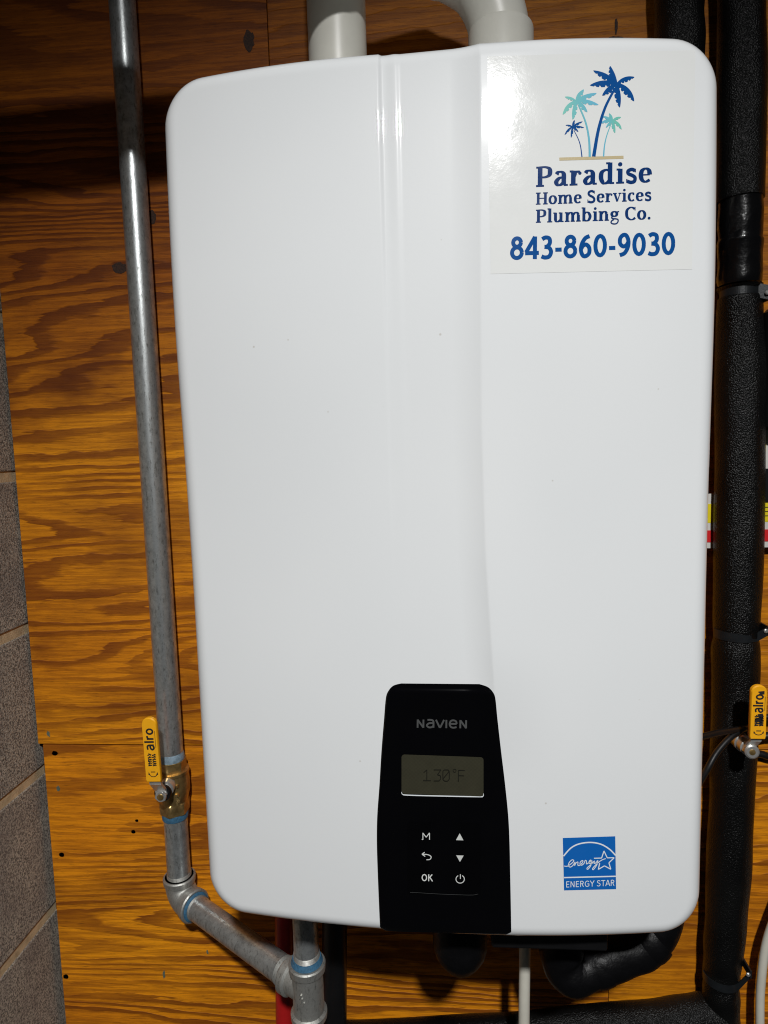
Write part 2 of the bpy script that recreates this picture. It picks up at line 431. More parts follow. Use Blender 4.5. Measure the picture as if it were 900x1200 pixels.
bmesh.ops.remove_doubles(bm, verts=bm.verts[:], dist=1e-6); bmesh.ops.recalc_face_normals(bm, faces=bm.faces[:])
bm.to_mesh(me); bm.free(); me.shade_smooth(); me.materials.append(COVER); me.name = 'cover'
cover = bpy.data.objects.new('cover', me); COL.objects.link(cover); cover.parent = heater; cover.matrix_parent_inverse = heater.matrix_world.inverted()
cover['label'] = 'glossy white enamelled front cover with pressed creases'
box((-.207, -.17, -.349), (.207, -.004, .349), .002).obj('chassis', CHASSIS, heater, False)
box((-.165, -.285, -.352), (.165, -.165, -.346), .001).obj('bottom_plate', BLACKPL, heater, False)
tz = at(600, 1112, -.262).z
box((at(574, 1100, -.24).x, -.262, tz), (at(705, 1100, -.24).x, -.19, -.353), .002).obj('bottom_tray', BLACKPL, heater, False)

# print and lettering that lie on the cover
def hit(u, v, eps, f=None):
    d = .305
    for _ in range(4):
        p = at(u, v, -(d+eps)); d = -surf(p.x, p.z).y
    return Vector((p.x, -(d+eps), p.z))
class Print:
    """flat print drawn with strokes, laid on the cover eps metres proud"""
    def __init__(s, eps, place=None): s.mb = MB(); s.eps = eps; s.k = 0; s.place = place or hit
    def strip(s, pts, ws):
        n = len(pts); Lp = []; Rp = []
        for i in range(n):
            a = Vector(pts[max(0, i-1)][:2]); b = Vector(pts[min(n-1, i+1)][:2]); t = (b-a)
            t = t.normalized() if t.length else Vector((1, 0)); nn = Vector((-t.y, t.x)); p = Vector(pts[i][:2])
            wl, wr = ws[i] if isinstance(ws[i], tuple) else (ws[i]/2, ws[i]/2)
            Lp.append(p+nn*wl); Rp.append(p-nn*wr)
        e = s.eps+s.k*4e-6; s.k = (s.k+1) % 12
        V = [s.place(q.x, q.y, e) for q in Lp]+[s.place(q.x, q.y, e) for q in Rp]
        s.mb.add(V, [(i, i+1, n+i+1, n+i) for i in range(n-1)])
    def poly(s, pts):
        e = s.eps+s.k*4e-6; s.k = (s.k+1) % 12
        s.mb.add([s.place(q[0], q[1], e) for q in pts], [tuple(range(len(pts)))])
    def obj(s, name, mat, parent): return s.mb.obj(name, mat, parent, False)
# --- a small stroke alphabet
def E_(cx, cy, rx, ry, a0=0, a1=360, n=20): return [(cx+rx*math.cos(math.radians(a0+(a1-a0)*i/n)), cy+ry*math.sin(math.radians(a0+(a1-a0)*i/n))) for i in range(n+1)]
def C_(*p): return [(q.x, q.y) for q in cr([(a, b, 0) for a, b in p], 6)]
def st(x, y0, y1): return [(x, y0), (x, (y0+y1)/2), (x, y1)]
def sf(x0, x1, y): return ('s', [(x0, y), (x1, y)])
SER = {
 'P': (.62, [st(.16, 0, .72), C_((.12, .69), (.34, .695), (.49, .62), (.49, .42), (.34, .335), (.16, .34)), sf(.02, .30, .028), sf(.02, .2, .69)]),
 'a': (.56, [C_((.12, .42), (.18, .495), (.29, .50), (.37, .42), (.375, .20), (.375, .04)), C_((.375, .31), (.22, .28), (.11, .15), (.17, .035), (.28, .05), (.375, .13)), sf(.37, .52, .028)]),
 'r': (.46, [st(.15, 0, .53), C_((.17, .34), (.22, .45), (.30, .49), (.38, .47)), ('d', (.38, .43), .06), sf(.02, .30, .028), sf(.02, .15, .505)]),
 'd': (.62, [st(.42, 0, .77), C_((.42, .47), (.28, .51), (.13, .42), (.11, .2), (.20, .035), (.32, .05), (.42, .14)), sf(.42, .57, .028), sf(.28, .42, .745)]),
 'i': (.32, [st(.16, 0, .53), ('d', (.155, .69), .078), sf(.02, .30, .028), sf(.03, .16, .505)]),
 's': (.46, [('w', C_((.36, .44), (.25, .49), (.12, .44), (.13, .34), (.27, .27), (.36, .19), (.34, .06), (.22, .025), (.09, .07)), .125), ('w', [(.37, .51), (.37, .38)], .045), ('w', [(.075, .15), (.075, .01)], .045)]),
 'e': (.52, [('w', [(.12, .275), (.42, .275)], .05), C_((.42, .275), (.39, .43), (.28, .50), (.15, .43), (.11, .26), (.15, .10), (.27, .025), (.42, .09))]),
 'H': (.74, [st(.16, 0, .72), st(.58, 0, .72), ('w', [(.16, .37), (.58, .37)], .06), sf(.02, .30, .028), sf(.02, .30, .69), sf(.44, .72, .028), sf(.44, .72, .69)]),
 'o': (.56, [E_(.275, .26, .175, .235)]),
 'm': (.92, [st(.15, 0, .53), st(.45, 0, .38), st(.76, 0, .38), C_((.17, .38), (.26, .48), (.37, .50), (.45, .38)), C_((.47, .38), (.56, .48), (.68, .50), (.76, .38)), sf(.02, .28, .028), sf(.34, .57, .028), sf(.64, .89, .028), sf(.02, .15, .505)]),
 'S': (.56, [('w', C_((.44, .63), (.30, .70), (.15, .65), (.12, .53), (.20, .43), (.36, .34), (.45, .22), (.42, .08), (.27, .025), (.10, .08)), .135), ('w', [(.455, .72), (.455, .54)], .045), ('w', [(.075, .20), (.075, .0)], .045)]),
 'v': (.52, [('w', [(.11, .50), (.27, .02)], .125), ('w', [(.27, .02), (.42, .50)], .06), sf(.0, .23, .505), sf(.33, .51, .505)]),
 'c': (.48, [C_((.40, .44), (.30, .50), (.17, .45), (.11, .27), (.16, .09), (.28, .025), (.41, .09)), ('d', (.37, .42), .055)]),
 'l': (.32, [st(.16, 0, .77), sf(.02, .30, .028), sf(.03, .16, .745)]),
 'u': (.64, [st(.15, .14, .53), C_((.15, .16), (.19, .05), (.30, .03), (.43, .13)), st(.45, 0, .53), sf(.03, .15, .505), sf(.33, .45, .505), sf(.45, .60, .028)]),
 'b': (.60, [st(.14, 0, .77), C_((.14, .40), (.26, .50), (.40, .46), (.48, .27), (.41, .08), (.28, .025), (.14, .09)), sf(.01, .14, .745)]),
 'n': (.64, [st(.15, 0, .53), st(.46, 0, .38), C_((.17, .38), (.26, .48), (.38, .50), (.46, .38)), sf(.02, .28, .028), sf(.35, .59, .028), sf(.02, .15, .505)]),
 'g': (.54, [E_(.24, .36, .14, .13), ('w', C_((.16, .25), (.10, .17), (.16, .10), (.32, .09)), .08), ('w', C_((.30, .09), (.43, .05), (.45, -.06), (.36, -.18), (.18, -.19), (.07, -.12), (.10, -.02), (.22, .05)), .075), ('w', [(.34, .45), (.50, .49)], .07)]),
 'C': (.66, [C_((.55, .60), (.44, .68), (.30, .69), (.14, .56), (.11, .34), (.16, .14), (.32, .025), (.46, .03), (.58, .12)), ('w', [(.57, .72), (.57, .52)], .05)]),
 '.': (.28, [('d', (.12, .07), .08)]), ' ': (.26, [])}
def K_(*p): return list(p)
SAN = {
 '8': (.56, [E_(.28, .53, .145, .13), E_(.28, .215, .185, .165)]), '4': (.58, [K_((.40, 0), (.40, .70)), K_((.40, .69), (.07, .22)), K_((.03, .19), (.55, .19))]),
 '3': (.54, [C_((.09, .61), (.22, .66), (.36, .62), (.38, .48), (.28, .38), (.18, .37)), C_((.18, .37), (.35, .34), (.43, .21), (.36, .07), (.20, .04), (.07, .08))]),
 '6': (.56, [C_((.44, .66), (.28, .60), (.15, .42), (.12, .22), (.20, .06), (.32, .05), (.43, .14), (.43, .30), (.32, .40), (.20, .37), (.13, .28))]),
 '0': (.57, [E_(.285, .355, .18, .30)]), '9': (.56, [C_((.12, .04), (.30, .10), (.42, .28), (.44, .48), (.36, .64), (.24, .66), (.13, .56), (.13, .40), (.24, .31), (.36, .34), (.43, .43))]),
 '-': (.34, [K_((.05, .27), (.29, .27))]),
 'E': (.54, [K_((.12, 0), (.12, .72)), K_((.12, .68), (.46, .68)), K_((.12, .37), (.43, .37)), K_((.12, .04), (.46, .04))]),
 'N': (.66, [K_((.12, 0), (.12, .72)), K_((.12, .70), (.52, .02)), K_((.52, 0), (.52, .72))]),
 'R': (.60, [K_((.12, 0), (.12, .72)), C_((.12, .68), (.34, .68), (.46, .54), (.36, .39), (.12, .38)), K_((.30, .38), (.48, .0))]),
 'G': (.68, [C_((.55, .58), (.44, .67), (.28, .67), (.12, .50), (.10, .28), (.22, .07), (.38, .04), (.54, .10)), K_((.56, .08), (.56, .34)), K_((.36, .34), (.59, .34))]),
 'Y': (.56, [K_((.03, .72), (.28, .34)), K_((.53, .72), (.28, .34)), K_((.28, .36), (.28, 0))]),
 'S': (.56, [C_((.45, .60), (.34, .68), (.18, .67), (.11, .54), (.20, .42), (.38, .34), (.46, .20), (.36, .06), (.20, .04), (.07, .12))]),
 'T': (.54, [K_((.27, 0), (.27, .70)), K_((.02, .68), (.52, .68))]), 'A': (.60, [K_((.04, 0), (.29, .72)), K_((.31, .72), (.56, 0)), K_((.14, .24), (.46, .24))]),
 'O': (.66, [E_(.33, .36, .23, .32)]), 'K': (.58, [K_((.12, 0), (.12, .72)), K_((.14, .32), (.48, .72)), K_((.24, .42), (.52, 0))]),
 'M': (.80, [K_((.06, 0), (.12, 0), (.12, .66)), K_((.12, .70), (.40, .26)), K_((.40, .26), (.68, .70)), K_((.68, .66), (.68, 0), (.74, 0))]),
 'a': (.60, [C_((.12, .50), (.22, .54), (.38, .53), (.45, .42), (.46, .2), (.46, .02)), C_((.46, .32), (.24, .30), (.11, .17), (.20, .04), (.36, .05), (.46, .15))]),
 'a2': (.70, [C_((.14, .70), (.40, .70), (.54, .60), (.56, .3), (.56, .02)), C_((.56, .42), (.26, .41), (.10, .22), (.24, .05), (.44, .07), (.56, .2))]),
 'e2': (.72, [K_((.14, .38), (.58, .38)), C_((.58, .38), (.54, .60), (.36, .69), (.18, .62), (.10, .36), (.18, .12), (.36, .04), (.58, .10))]),
 'V': (.62, [K_((.03, .72), (.30, .02)), K_((.32, .02), (.59, .72))]), 'I': (.26, [K_((.13, 0), (.13, .72))]),
 'l': (.24, [K_((.12, 0), (.12, .76))]), 'r': (.40, [K_((.12, 0), (.12, .54)), C_((.12, .34), (.20, .48), (.36, .50))]), 'o': (.60, [E_(.30, .27, .19, .235)]), ' ': (.26, [])}
def write(pr, text, font, p0, p1, cap, thick=.13, thin=.055, capunits=.72, up=None):
    """write text from p0 to p1 (the baseline, measured on the photograph) with cap height cap"""
    p0, p1 = Vector(p0), Vector(p1); adv = sum(font[c][0] for c in text)-.05
    ax = (p1-p0)/adv; hy = cap/capunits
    upv = up if up is not None else Vector((.012, -1)); upv = upv*hy
    x0 = 0
    k = (ax.length+hy)/2
    for c in text:
        a, strokes = font[c]
        for s in strokes:
            kind = s[0] if isinstance(s[0], str) else None
            if kind == 'd':
                (cx, cy), r = s[1], s[2]; pr.poly([p0+ax*(x0+px)+upv*py for px, py in E_(cx, cy, r, r, 0, 340, 11)]); continue
            if kind == 'w': pts, fw = s[1], s[2]
            elif kind == 's': pts, fw = s[1], thin
            else: pts, fw = s, None
            # split at sharp corners of sans glyphs
            if font is SAN: fw = thick
            q = [p0+ax*(x0+px)+upv*py for px, py in pts]; ws = []
            for i in range(len(pts)):
                a_ = Vector(pts[max(0, i-1)]); b_ = Vector(pts[min(len(pts)-1, i+1)]); t = b_-a_
                if fw is None:
                    vr = abs(t.y)/max(1e-9, t.length); wd = thin+(thick-thin)*vr**1.4
                else: wd = fw
                ws.append(wd*k)
            pr.strip(q, ws)
        x0 += a

# --- contractor's sticker
def quad_grid(pr, c, nu=40, nv=40):
    (a, b, d, e) = [Vector(p) for p in c]   # tl tr br bl
    V = []; F = []
    for j in range(nv+1):
        for i in range(nu+1):
            s, t = i/nu, j/nv; q = (a*(1-s)+b*s)*(1-t)+(e*(1-s)+d*s)*t; V.append(pr.place(q.x, q.y, pr.eps))
    for j in range(nv):
        for i in range(nu): k = j*(nu+1)+i; F.append((k, k+1, k+nu+2, k+nu+1))
    pr.mb.add(V, F)
pr = Print(.00012); quad_grid(pr, ((571, 66), (815, 58.5), (811, 315.5), (575, 321)))
stk = pr.mb.obj('sticker', STICK, heater, True, 60); stk['label'] = 'square white vinyl sticker with palm trees, a plumbing company name and phone number in blue'
EP = .00022
for txt, f, a, b, cap, th, tn in (('Paradise', SER, (627.5, 219), (763, 213.5), 23.5, .165, .068), ('Home Services', SER, (627.5, 239.8), (763, 235), 14.0, .160, .068), ('Plumbing Co.', SER, (627.5, 261), (763, 257), 15.2, .165, .068)):
    pr = Print(EP); write(pr, txt, f, a, b, cap, th, tn); pr.obj('lettering', NAVY, stk)
pr = Print(EP); write(pr, '843-860-9030', SAN, (597, 304.5), (790.5, 298.5), 26.5, .138, .138, .70); pr.obj('lettering', NAVY2, stk)
pr = Print(EP); pr.strip([(655.5+75.2*i/14, 186.4-2.2*i/14) for i in range(15)], [3.6]*15); pr.obj('ground_line', TAN, stk)
def frond(pr, b, t, sag, wd, notch=4):
    b, t = Vector(b), Vector(t); d = t-b; n_ = Vector((-d.y, d.x)).normalized()
    if n_.y > 0: n_ = -n_                   # points up in the picture
    mid = (b+t)/2+n_*sag; N = 22; pts = []; ws = []
    flip = Vector((-d.y, d.x)).dot(n_) < 0
    for i in range(N+1):
        s = i/N; p = b*(1-s)**2+mid*2*s*(1-s)+t*s*s
        prof = math.sin(PI*(s*.93+.05))**.85 if s < .985 else .02
        prof = max(0.03, prof)
        up_ = wd*.30*prof; lo_ = wd*.52*prof*(1-.5*((s*notch*1.0) % 1.0 < .22))
        pts.append(p); ws.append((lo_, up_) if flip else (up_, lo_))
    pr.strip(pts, ws)
def Z6(x, y): return (640+x*130/900, 65+y*130/900)
def palm(mat, crown, tips, trunk, tw, wd, sag, notch=4, name='palm_print'):
    pr = Print(EP)
    for t in tips: frond(pr, Z6(*crown), Z6(*t[:2]), t[2] if len(t) > 2 else sag, t[3] if len(t) > 3 else wd, notch)
    pts = cr([Vector(Z6(*p)+(0,)) for p in trunk], 6); n = len(pts)
    pr.strip([(p.x, p.y) for p in pts], [tw*(.6+.4*i/(n-1)) for i in range(n)])
    return pr.obj(name, mat, stk)
xa, xb = at(655, 130, -.305).x, at(705, 130, -.305).x
TEALG = grad_mat('teal to blue print', (.16, .50, .42), (.13, .42, .60), at(658, 120, -.305).x, at(700, 120, -.305).x)
TEALG2 = grad_mat('blue to teal print', (.13, .42, .60), (.16, .50, .42), at(704, 120, -.305).x, at(720, 120, -.305).x)
palm(TEALG, (240, 365), ((135, 480, 3.5), (215, 520, 0), (335, 460, 2), (425, 400, 2.5), (410, 305, 1.2), (305, 275, 1), (152, 335, 1.2, 4.6)), ((262, 400), (320, 540), (348, 680), (354, 822)), 2.7, 7.0, 2)
palm(TEALG2, (540, 525), ((440, 550, 2, 5), (450, 492, 1, 4), (512, 468, .4, 4.4), (608, 500, 1.2, 4.2), (612, 600, 3, 5), (560, 630, 0, 5), (485, 585, .6, 4)), ((524, 560), (492, 650), (474, 730), (466, 820)), 1.7, 4.6, 1, 3)
palm(NAVY2, (213, 575), ((150, 645, 1.6), (202, 668, 0), (262, 620, .8), (308, 585, .8), (296, 535, .5), (230, 523, .3), (158, 565, .8, 2.6)), ((225, 605), (262, 680), (280, 740), (291, 824)), 1.3, 3.4, 1, 3)
palm(NAVY2, (575, 225), ((355, 242, 3.2, 9.5), (383, 122, 2.2, 9), (520, 85, -1.8, 8.5), (717, 175, 3, 7.5), (714, 372, 5.5, 10), (598, 422, 0, 9), (455, 325, 1.2, 9)), ((560, 265), (480, 420), (425, 600), (386, 820)), 4.2, 9, 2, 5)

# --- efficiency label
pr = Print(.00012); quad_grid(pr, ((659.5, 982), (721, 980), (722, 1042), (661, 1043.5)), 10, 10)
elab = pr.mb.obj('efficiency_label', EBLUE, heater, True, 60); elab['label'] = 'small square blue energy efficiency label with a white star'
def Z9(x, y): return (640+x/9, 970+y/9)
pr = Print(EP); a = C_(*[Z9(*q) for q in ((183, 300), (260, 215), (350, 170), (470, 155), (580, 175), (670, 228), (733, 292))]); pr.strip(a, [1.6]*len(a)); pr.obj('arch_line', WPRINT, elab)
pr = Print(EP); pr.strip([Z9(188, 526), Z9(460, 519), Z9(735, 512)], [1.5]*3); pr.obj('divider_line', WPRINT, elab)
pr = Print(EP)
star = [(505, 322), (585, 320), (610, 245), (645, 318), (718, 316), (662, 370), (682, 438), (615, 402), (550, 440), (565, 372)]
for a_, b_ in zip(star, star[1:]): pr.strip([Z9(*a_), Z9(*b_)], [1.15]*2)
pr.obj('star_print', WPRINT, elab)
pr = Print(EP)
scr = C_(*[Z9(*q) for q in ((190, 404), (225, 405), (270, 375), (292, 350), (275, 338), (245, 365), (235, 400), (255, 415), (285, 395), (305, 362), (300, 400), (315, 372), (335, 362), (335, 395), (355, 395), (385, 365), (385, 345), (362, 360), (358, 385), (375, 395), (400, 375), (412, 345), (425, 352), (425, 380), (440, 375), (475, 345), (460, 345), (450, 372), (470, 375), (485, 348), (470, 400), (440, 438), (432, 425), (470, 390), (510, 350), (505, 375), (525, 370), (545, 345), (535, 390), (500, 440), (490, 430), (530, 385), (580, 345), (628, 325))])
pr.strip(scr, [.95]*len(scr)); pr.obj('script_lettering', WPRINT, elab)
pr = Print(EP); write(pr, 'ENERGY STAR', SAN, Z9(205, 630), Z9(722, 612), 7.0, .085, .085); pr.obj('lettering', WPRINT, elab)

# --- control panel
def PZ(x, y): return (430+x*180/697, 790+y*310/1200)
Ls = [PZ(*q) for q in ((155, 42), (120, 52), (98, 75), (86, 108), (78, 200), (66, 350), (57, 500), (47, 640), (45, 760), (49, 900), (55, 1050), (60, 1160))]
Rs = [PZ(*q) for q in ((510, 45), (548, 58), (572, 82), (583, 112), (592, 200), (609, 350), (627, 500), (641, 640), (647, 760), (650, 900), (653, 1050), (655, 1170))]
LsC = cr([Vector((a, b, 0)) for a, b in Ls], 5); RsC = cr([Vector((a, b, 0)) for a, b in Rs], 5)
n = len(LsC); NU = 26
def zlim(p):   # keep on the face; lower rim wraps round the bottom
    return p
rows = []
for i in range(n):
    rows.append([hit(*(LsC[i].lerp(RsC[i], k/NU))[:2], 0) for k in range(NU+1)])
V = []; F = []
TH = .0022; BV = .0020
top0 = rows[0][NU//2].z
for i, row in enumerate(rows):
    for k, p in enumerate(row):
        dl = min((p-row[0]).length, (p-row[-1]).length)
        dt = max(0, top0-p.z)
        d_ = min(dl, dt) if i < 20 else dl
        hgt = min(TH if dl >= BV else TH-BV+math.sqrt(max(0, BV*BV-(BV-dl)**2)), TH-(.60*min(.0028, max(0, .0062-dt))+.10*max(0, .0034-dt))) if dt < .0062 else TH if d_ >= BV else TH-BV+math.sqrt(max(0, BV*BV-(BV-d_)**2))
        V.append(surf(p.x, max(p.z, -HH+.0004), hgt))
for i in range(n-1):
    for k in range(NU): a = i*(NU+1)+k; F.append((a, a+1, a+NU+2, a+NU+1))
# skirt into the cover, and the lip under the bottom edge
bor = [k for k in range(NU+1)]+[i*(NU+1)+NU for i in range(1, n)]
def ring_down(ids, off):
    k0 = len(V)
    for q in ids: V.append(V[q]+off)
    for a in range(len(ids)-1): F.append((ids[a], ids[a+1], k0+a+1, k0+a))
ring_down([k for k in range(NU+1)], Vector((0, .003, 0)))
ring_down([i*(NU+1) for i in range(n)], Vector((0, .003, 0)))
ring_down([i*(NU+1)+NU for i in range(n)], Vector((0, .003, 0)))
ids = [(n-1)*(NU+1)+k for k in range(NU+1)]
k0 = len(V)
for q in ids: V.append(V[q]+Vector((0, .012, -.0022)))
for q in ids: V.append(V[q]+Vector((0, .06, -.0022)))
for a in range(NU): F.append((ids[a], ids[a+1], k0+a+1, k0+a)); F.append((k0+a, k0+a+1, k0+NU+1+a+1, k0+NU+1+a))
panel = mesh_obj('control_panel', V, F, GLOSS, heater, True, 40); panel['label'] = 'black gloss control panel flaring toward the bottom edge'
PE = TH
pr = Print(PE+.0002); x0, y0 = PZ(222, 243); x1, y1 = PZ(455, 246)
xcur = x0; nav = (('N', .66), ('a2', .70), ('V', .62), ('I', .26), ('e2', .72), ('N', .66))
tot = sum(a for _, a in nav)-.06; sc_ = (x1-x0)/tot
for gch, adv in nav:
    write(pr, [gch], SAN, (xcur, y0+(y1-y0)*(xcur-x0)/(x1-x0)), (xcur+(adv-.05)*sc_, y0+(y1-y0)*(xcur+adv*sc_-x0)/(x1-x0)), 9.6, .135, .135); xcur += adv*sc_
pr.obj('lettering', LOGO, panel)
def rr(x0, y0, x1, y1, r, n=5, sk=0):
    o = []
    for cx, cy, a in ((x1-r, y0+r, -90), (x1-r, y1-r, 0), (x0+r, y1-r, 90), (x0+r, y0+r, 180)):
        for i in range(n+1): t = math.radians(a+90*i/n); o.append((cx+r*math.cos(t), cy+r*math.sin(t)+sk*(cx-x0)))
    return o
# display: lower lip's reflection painted as a pale strip, then the screen
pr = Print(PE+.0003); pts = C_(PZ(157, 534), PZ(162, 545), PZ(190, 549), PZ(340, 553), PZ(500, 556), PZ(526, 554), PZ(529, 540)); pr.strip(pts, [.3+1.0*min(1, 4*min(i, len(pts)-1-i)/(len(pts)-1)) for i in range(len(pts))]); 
pr.obj('display_lip_highlight', WPRINT, panel)
pr = Print(PE+.0006); pr.poly([PZ(*q) for q in rr(157, 364, 529, 542, 14, 5, .035)]); disp = pr.obj('display', LCD, panel)
pr = Print(PE+.0008)
def seg(*q):
    for a, b in zip(q, q[1:]): pr.strip([PZ(*a), PZ(*b)], [.95]*2)
seg((258, 446), (272, 434), (272, 482)); seg((255, 483), (290, 483))
seg((303, 434), (336, 434), (320, 456), (333, 460), (336, 472), (328, 484), (303, 484))
seg((345, 440), (352, 434), (368, 434), (374, 442), (374, 476), (366, 485), (352, 485), (345, 477), (345, 440)); seg((346, 474), (372, 442))
pts = [PZ(*q) for q in E_(398, 438, 7, 7)]; pr.strip(pts, [.7]*len(pts))
seg((415, 487), (415, 436), (444, 437)); seg((415, 460), (440, 461))
pr.obj('digits', LCDINK, panel)
# touch pad with six symbols
pr = Print(PE+.00025); pr.poly([PZ(*q) for q in rr(183, 670, 517, 1000, 16, 5, .02)]); pad = pr.obj('touch_pad', GLOSS2, panel)
pr = Print(PE+.0006); pts = C_(PZ(196, 990), PZ(240, 992), PZ(320, 997), PZ(420, 1001), PZ(480, 1002), PZ(505, 997)); pr.strip(pts, [.3]*len(pts)); pr.obj('pad_edge_highlight', LOGO, panel)  # highlight along the pad's lower edge, painted as a thin grey line
def sym(fn):
    pr = Print(PE+.00045); fn(pr); return pr.obj('button_symbol', SYM, panel)
sym(lambda p: [p.strip([PZ(*a), PZ(*b)], [1.0]*2) for a, b in (((249, 750), (254, 750)), ((254, 751), (254, 720)), ((254, 721), (269, 740)), ((269, 740), (284, 720)), ((284, 720), (284, 751)))])
sym(lambda p: (p.strip([PZ(250, 817), PZ(262, 808)], [1.1]*2), p.strip([PZ(250, 817), PZ(264, 827)], [1.1]*2), (lambda q: p.strip(q, [1.1]*len(q)))(C_(PZ(250, 817), PZ(276, 819), PZ(291, 828), PZ(286, 840), (PZ(270, 842)))) ))
sym(lambda p: write(p, 'OK', SAN, PZ(246, 938), PZ(298, 940), 8.0, .11, .11))
sym(lambda p: p.poly([PZ(404, 753), PZ(438, 754), PZ(421, 722)]))
sym(lambda p: p.poly([PZ(405, 822), PZ(439, 823), PZ(422, 852)]))
sym(lambda p: (p.strip([PZ(*q) for q in E_(423, 930, 19, 18, -62, 242, 24)], [1.0]*25), p.strip([PZ(424, 908), PZ(424, 929)], [1.0]*2)))

# ---------------------------------------------------------------- vent pipes above the heater
v1 = at(395, 40, -.105)
vp = lathe((v1.x, -.105, .30), (0, 0, 1), [(0, .0302), (.65, .0302)], 48).obj('intake_pipe', WHITEPVC)
tag(vp, 'straight white plastic pipe rising from the top of the heater, left of the elbow', 'pipe')
path = cr([(.0745, -.1, .33), (.0745, -.1, .40), (.0740, -.1, .462), (.0690, -.1005, .497), (.052, -.102, .527), (.024, -.104, .545), (.010, -.106, .5475), (.004, -.108, .552), (-.05, -.14, .553), (-.092, -.175, .549), (-.146, -.242, .561), (-.19, -.275, .567), (-.24, -.29, .569), (-.41, -.306, .569), (-.56, -.31, .569)], 6)
prad_ = [.0305 if i <= 40 else .0340 if i <= 47 else .0385 if i < 53 else .0415 for i in range(len(path))]
vent = thing('exhaust_pipe', (.0745, -.1, .33), 'white plastic exhaust pipe whose elbow turns up and left above the heater', 'pipe')
tube(path, prad_, 40).obj('bend', WHITEPVC, vent)
hub_h = at(584, 40, -.1).z-.36
lathe((.0745, -.1, .36), (0, 0, 1), [(0, .0330), (hub_h, .0330), (hub_h+.0025, .0322), (hub_h+.0025, .031)], 40).obj('hub', WHITEPVC, vent)

# ---------------------------------------------------------------- gas pipe on the left
GR = .0152; GY = -.026
def gx(v, u): return at(u, v, GY)
top_ = at(143, 0, GY); bot_ = at(209, 1010, GY); elz = at(214, 1050, GY).z
gd = (bot_-top_); 
def gp(z): t = (z-top_.z)/(bot_.z-top_.z); return top_+gd*t
gas = thing('gas_pipe', gp(elz), 'galvanised steel gas pipe running down left of the heater to an elbow and tee', 'pipe')
va_t, va_b = at(200, 889, GY).z, at(206, 950, GY).z
tube([gp(z) for z in (1.0, .6, .3, 0, va_t-.004)], GR, 36).obj('upper_pipe', GALV, gas)
tube([gp(va_b+.004), gp((va_b+elz)/2), gp(elz+.028)], GR, 36).obj('lower_pipe', GALV, gas)
el = gp(elz)
tee = atz(361, 1158, elz); tee.z = elz
hd = (tee-el); hd.z = 0; hd.normalize()
# elbow body: vertical socket, bend, horizontal socket with bands
bend = []
for k in range(9):
    a = PI/2*k/8; bend.append(el+Vector((0, 0, .021))*(1-math.sin(a))*1.0+hd*.021*(1-math.cos(a)))
tube([el+Vector((0, 0, .030))]+bend+[el+hd*.034], [.0185]+[.0190]*9+[.0185], 32).obj('elbow', GALVF, gas)
lathe(el+Vector((0, 0, .020)), (0, 0, 1), [(0, .0188), (.002, .0208), (.0085, .0212), (.010, .0200), (.010, .0150)], 36).obj('elbow_band', GALVF, gas)
lathe(el+hd*.024, hd, [(0, .0188), (.002, .0210), (.0085, .0214), (.010, .0200), (.010, .0150)], 36).obj('elbow_band', GALVF, gas)
lathe(el+hd*.0341, hd, [(0, .0182), (.001, .0186), (.0024, .0165), (.0030, .015)], 36).obj('sealant_ring', BLUE, gas)
tl = (tee-el).length
tube([el+hd*.03, el+hd*tl*.5, tee-hd*.03], GR, 36).obj('cross_pipe', GALV, gas)
def threads(o_, ax, r, n_=4, name='exposed_thread'):
    pf = [(0, r)]
    for k in range(n_): pf += [(.0004+.0013*k, r+.0007), (.0010+.0013*k, r-.0001)]
    pf.append((.0013*n_, r)); lathe(o_, ax, pf, 32).obj(name, GALVF, gas)
threads(el+hd*.0360, hd, GR); threads(el+Vector((0, 0, .0298)), (0, 0, 1), GR)
# tee
TR = .0172
threads(tee-hd*.0415, hd, GR); threads(tee+Vector((0, 0, .0380)), (0, 0, 1), .0138, 5)
lathe(tee-Vector((0, 0, .034)), (0, 0, 1), [(0, TR+.0012), (.001, TR+.0028), (.007, TR+.0030), (.009, TR), (.024, TR), (.055, TR), (.057, TR+.0028), (.0645, TR+.0032), (.066, TR+.002), (.066, .015)], 40).obj('tee', GALVF, gas)
lathe(tee-hd*.033, hd, [(0, .0155), (.0003, TR+.0020), (.0015, TR+.0032), (.009, TR+.0028), (.011, TR), (.033, TR-.001)], 36).obj('tee_branch', GALVF, gas)
lathe(tee-hd*.0355, hd, [(0, .0152), (.0008, .0168), (.0026, .0172)], 32).obj('sealant_ring', simple('rusty sealant', (.20, .10, .04), .7, 0, .4, 300), gas)
lathe(tee+Vector((0, 0, .0318)), (0, 0, 1), [(0, .0168), (.0012, .0176), (.0045, .0163), (.0065, .0156)], 36).obj('sealant_ring', BLUE, gas)
tube([tee+Vector((0, 0, .03)), tee+Vector((0, 0, .16))], .0138, 32).obj('riser_pipe', GALV, gas)
tube([tee-Vector((0, 0, .03)), tee-Vector((0, 0, .20))], .0146, 32).obj('drip_pipe', GALV, gas)
for (dx, dz, s) in ((-.004, .0, .003), (-.002, -.004, .0025), (-.005, .005, .002)):
    p = tee+Vector((dx, -TR, dz)); tube([p+Vector((-.001, 0, -s)), p+Vector((.001, -.0002, s))], .0009, 8).obj('cast_mark', GALVF, gas)

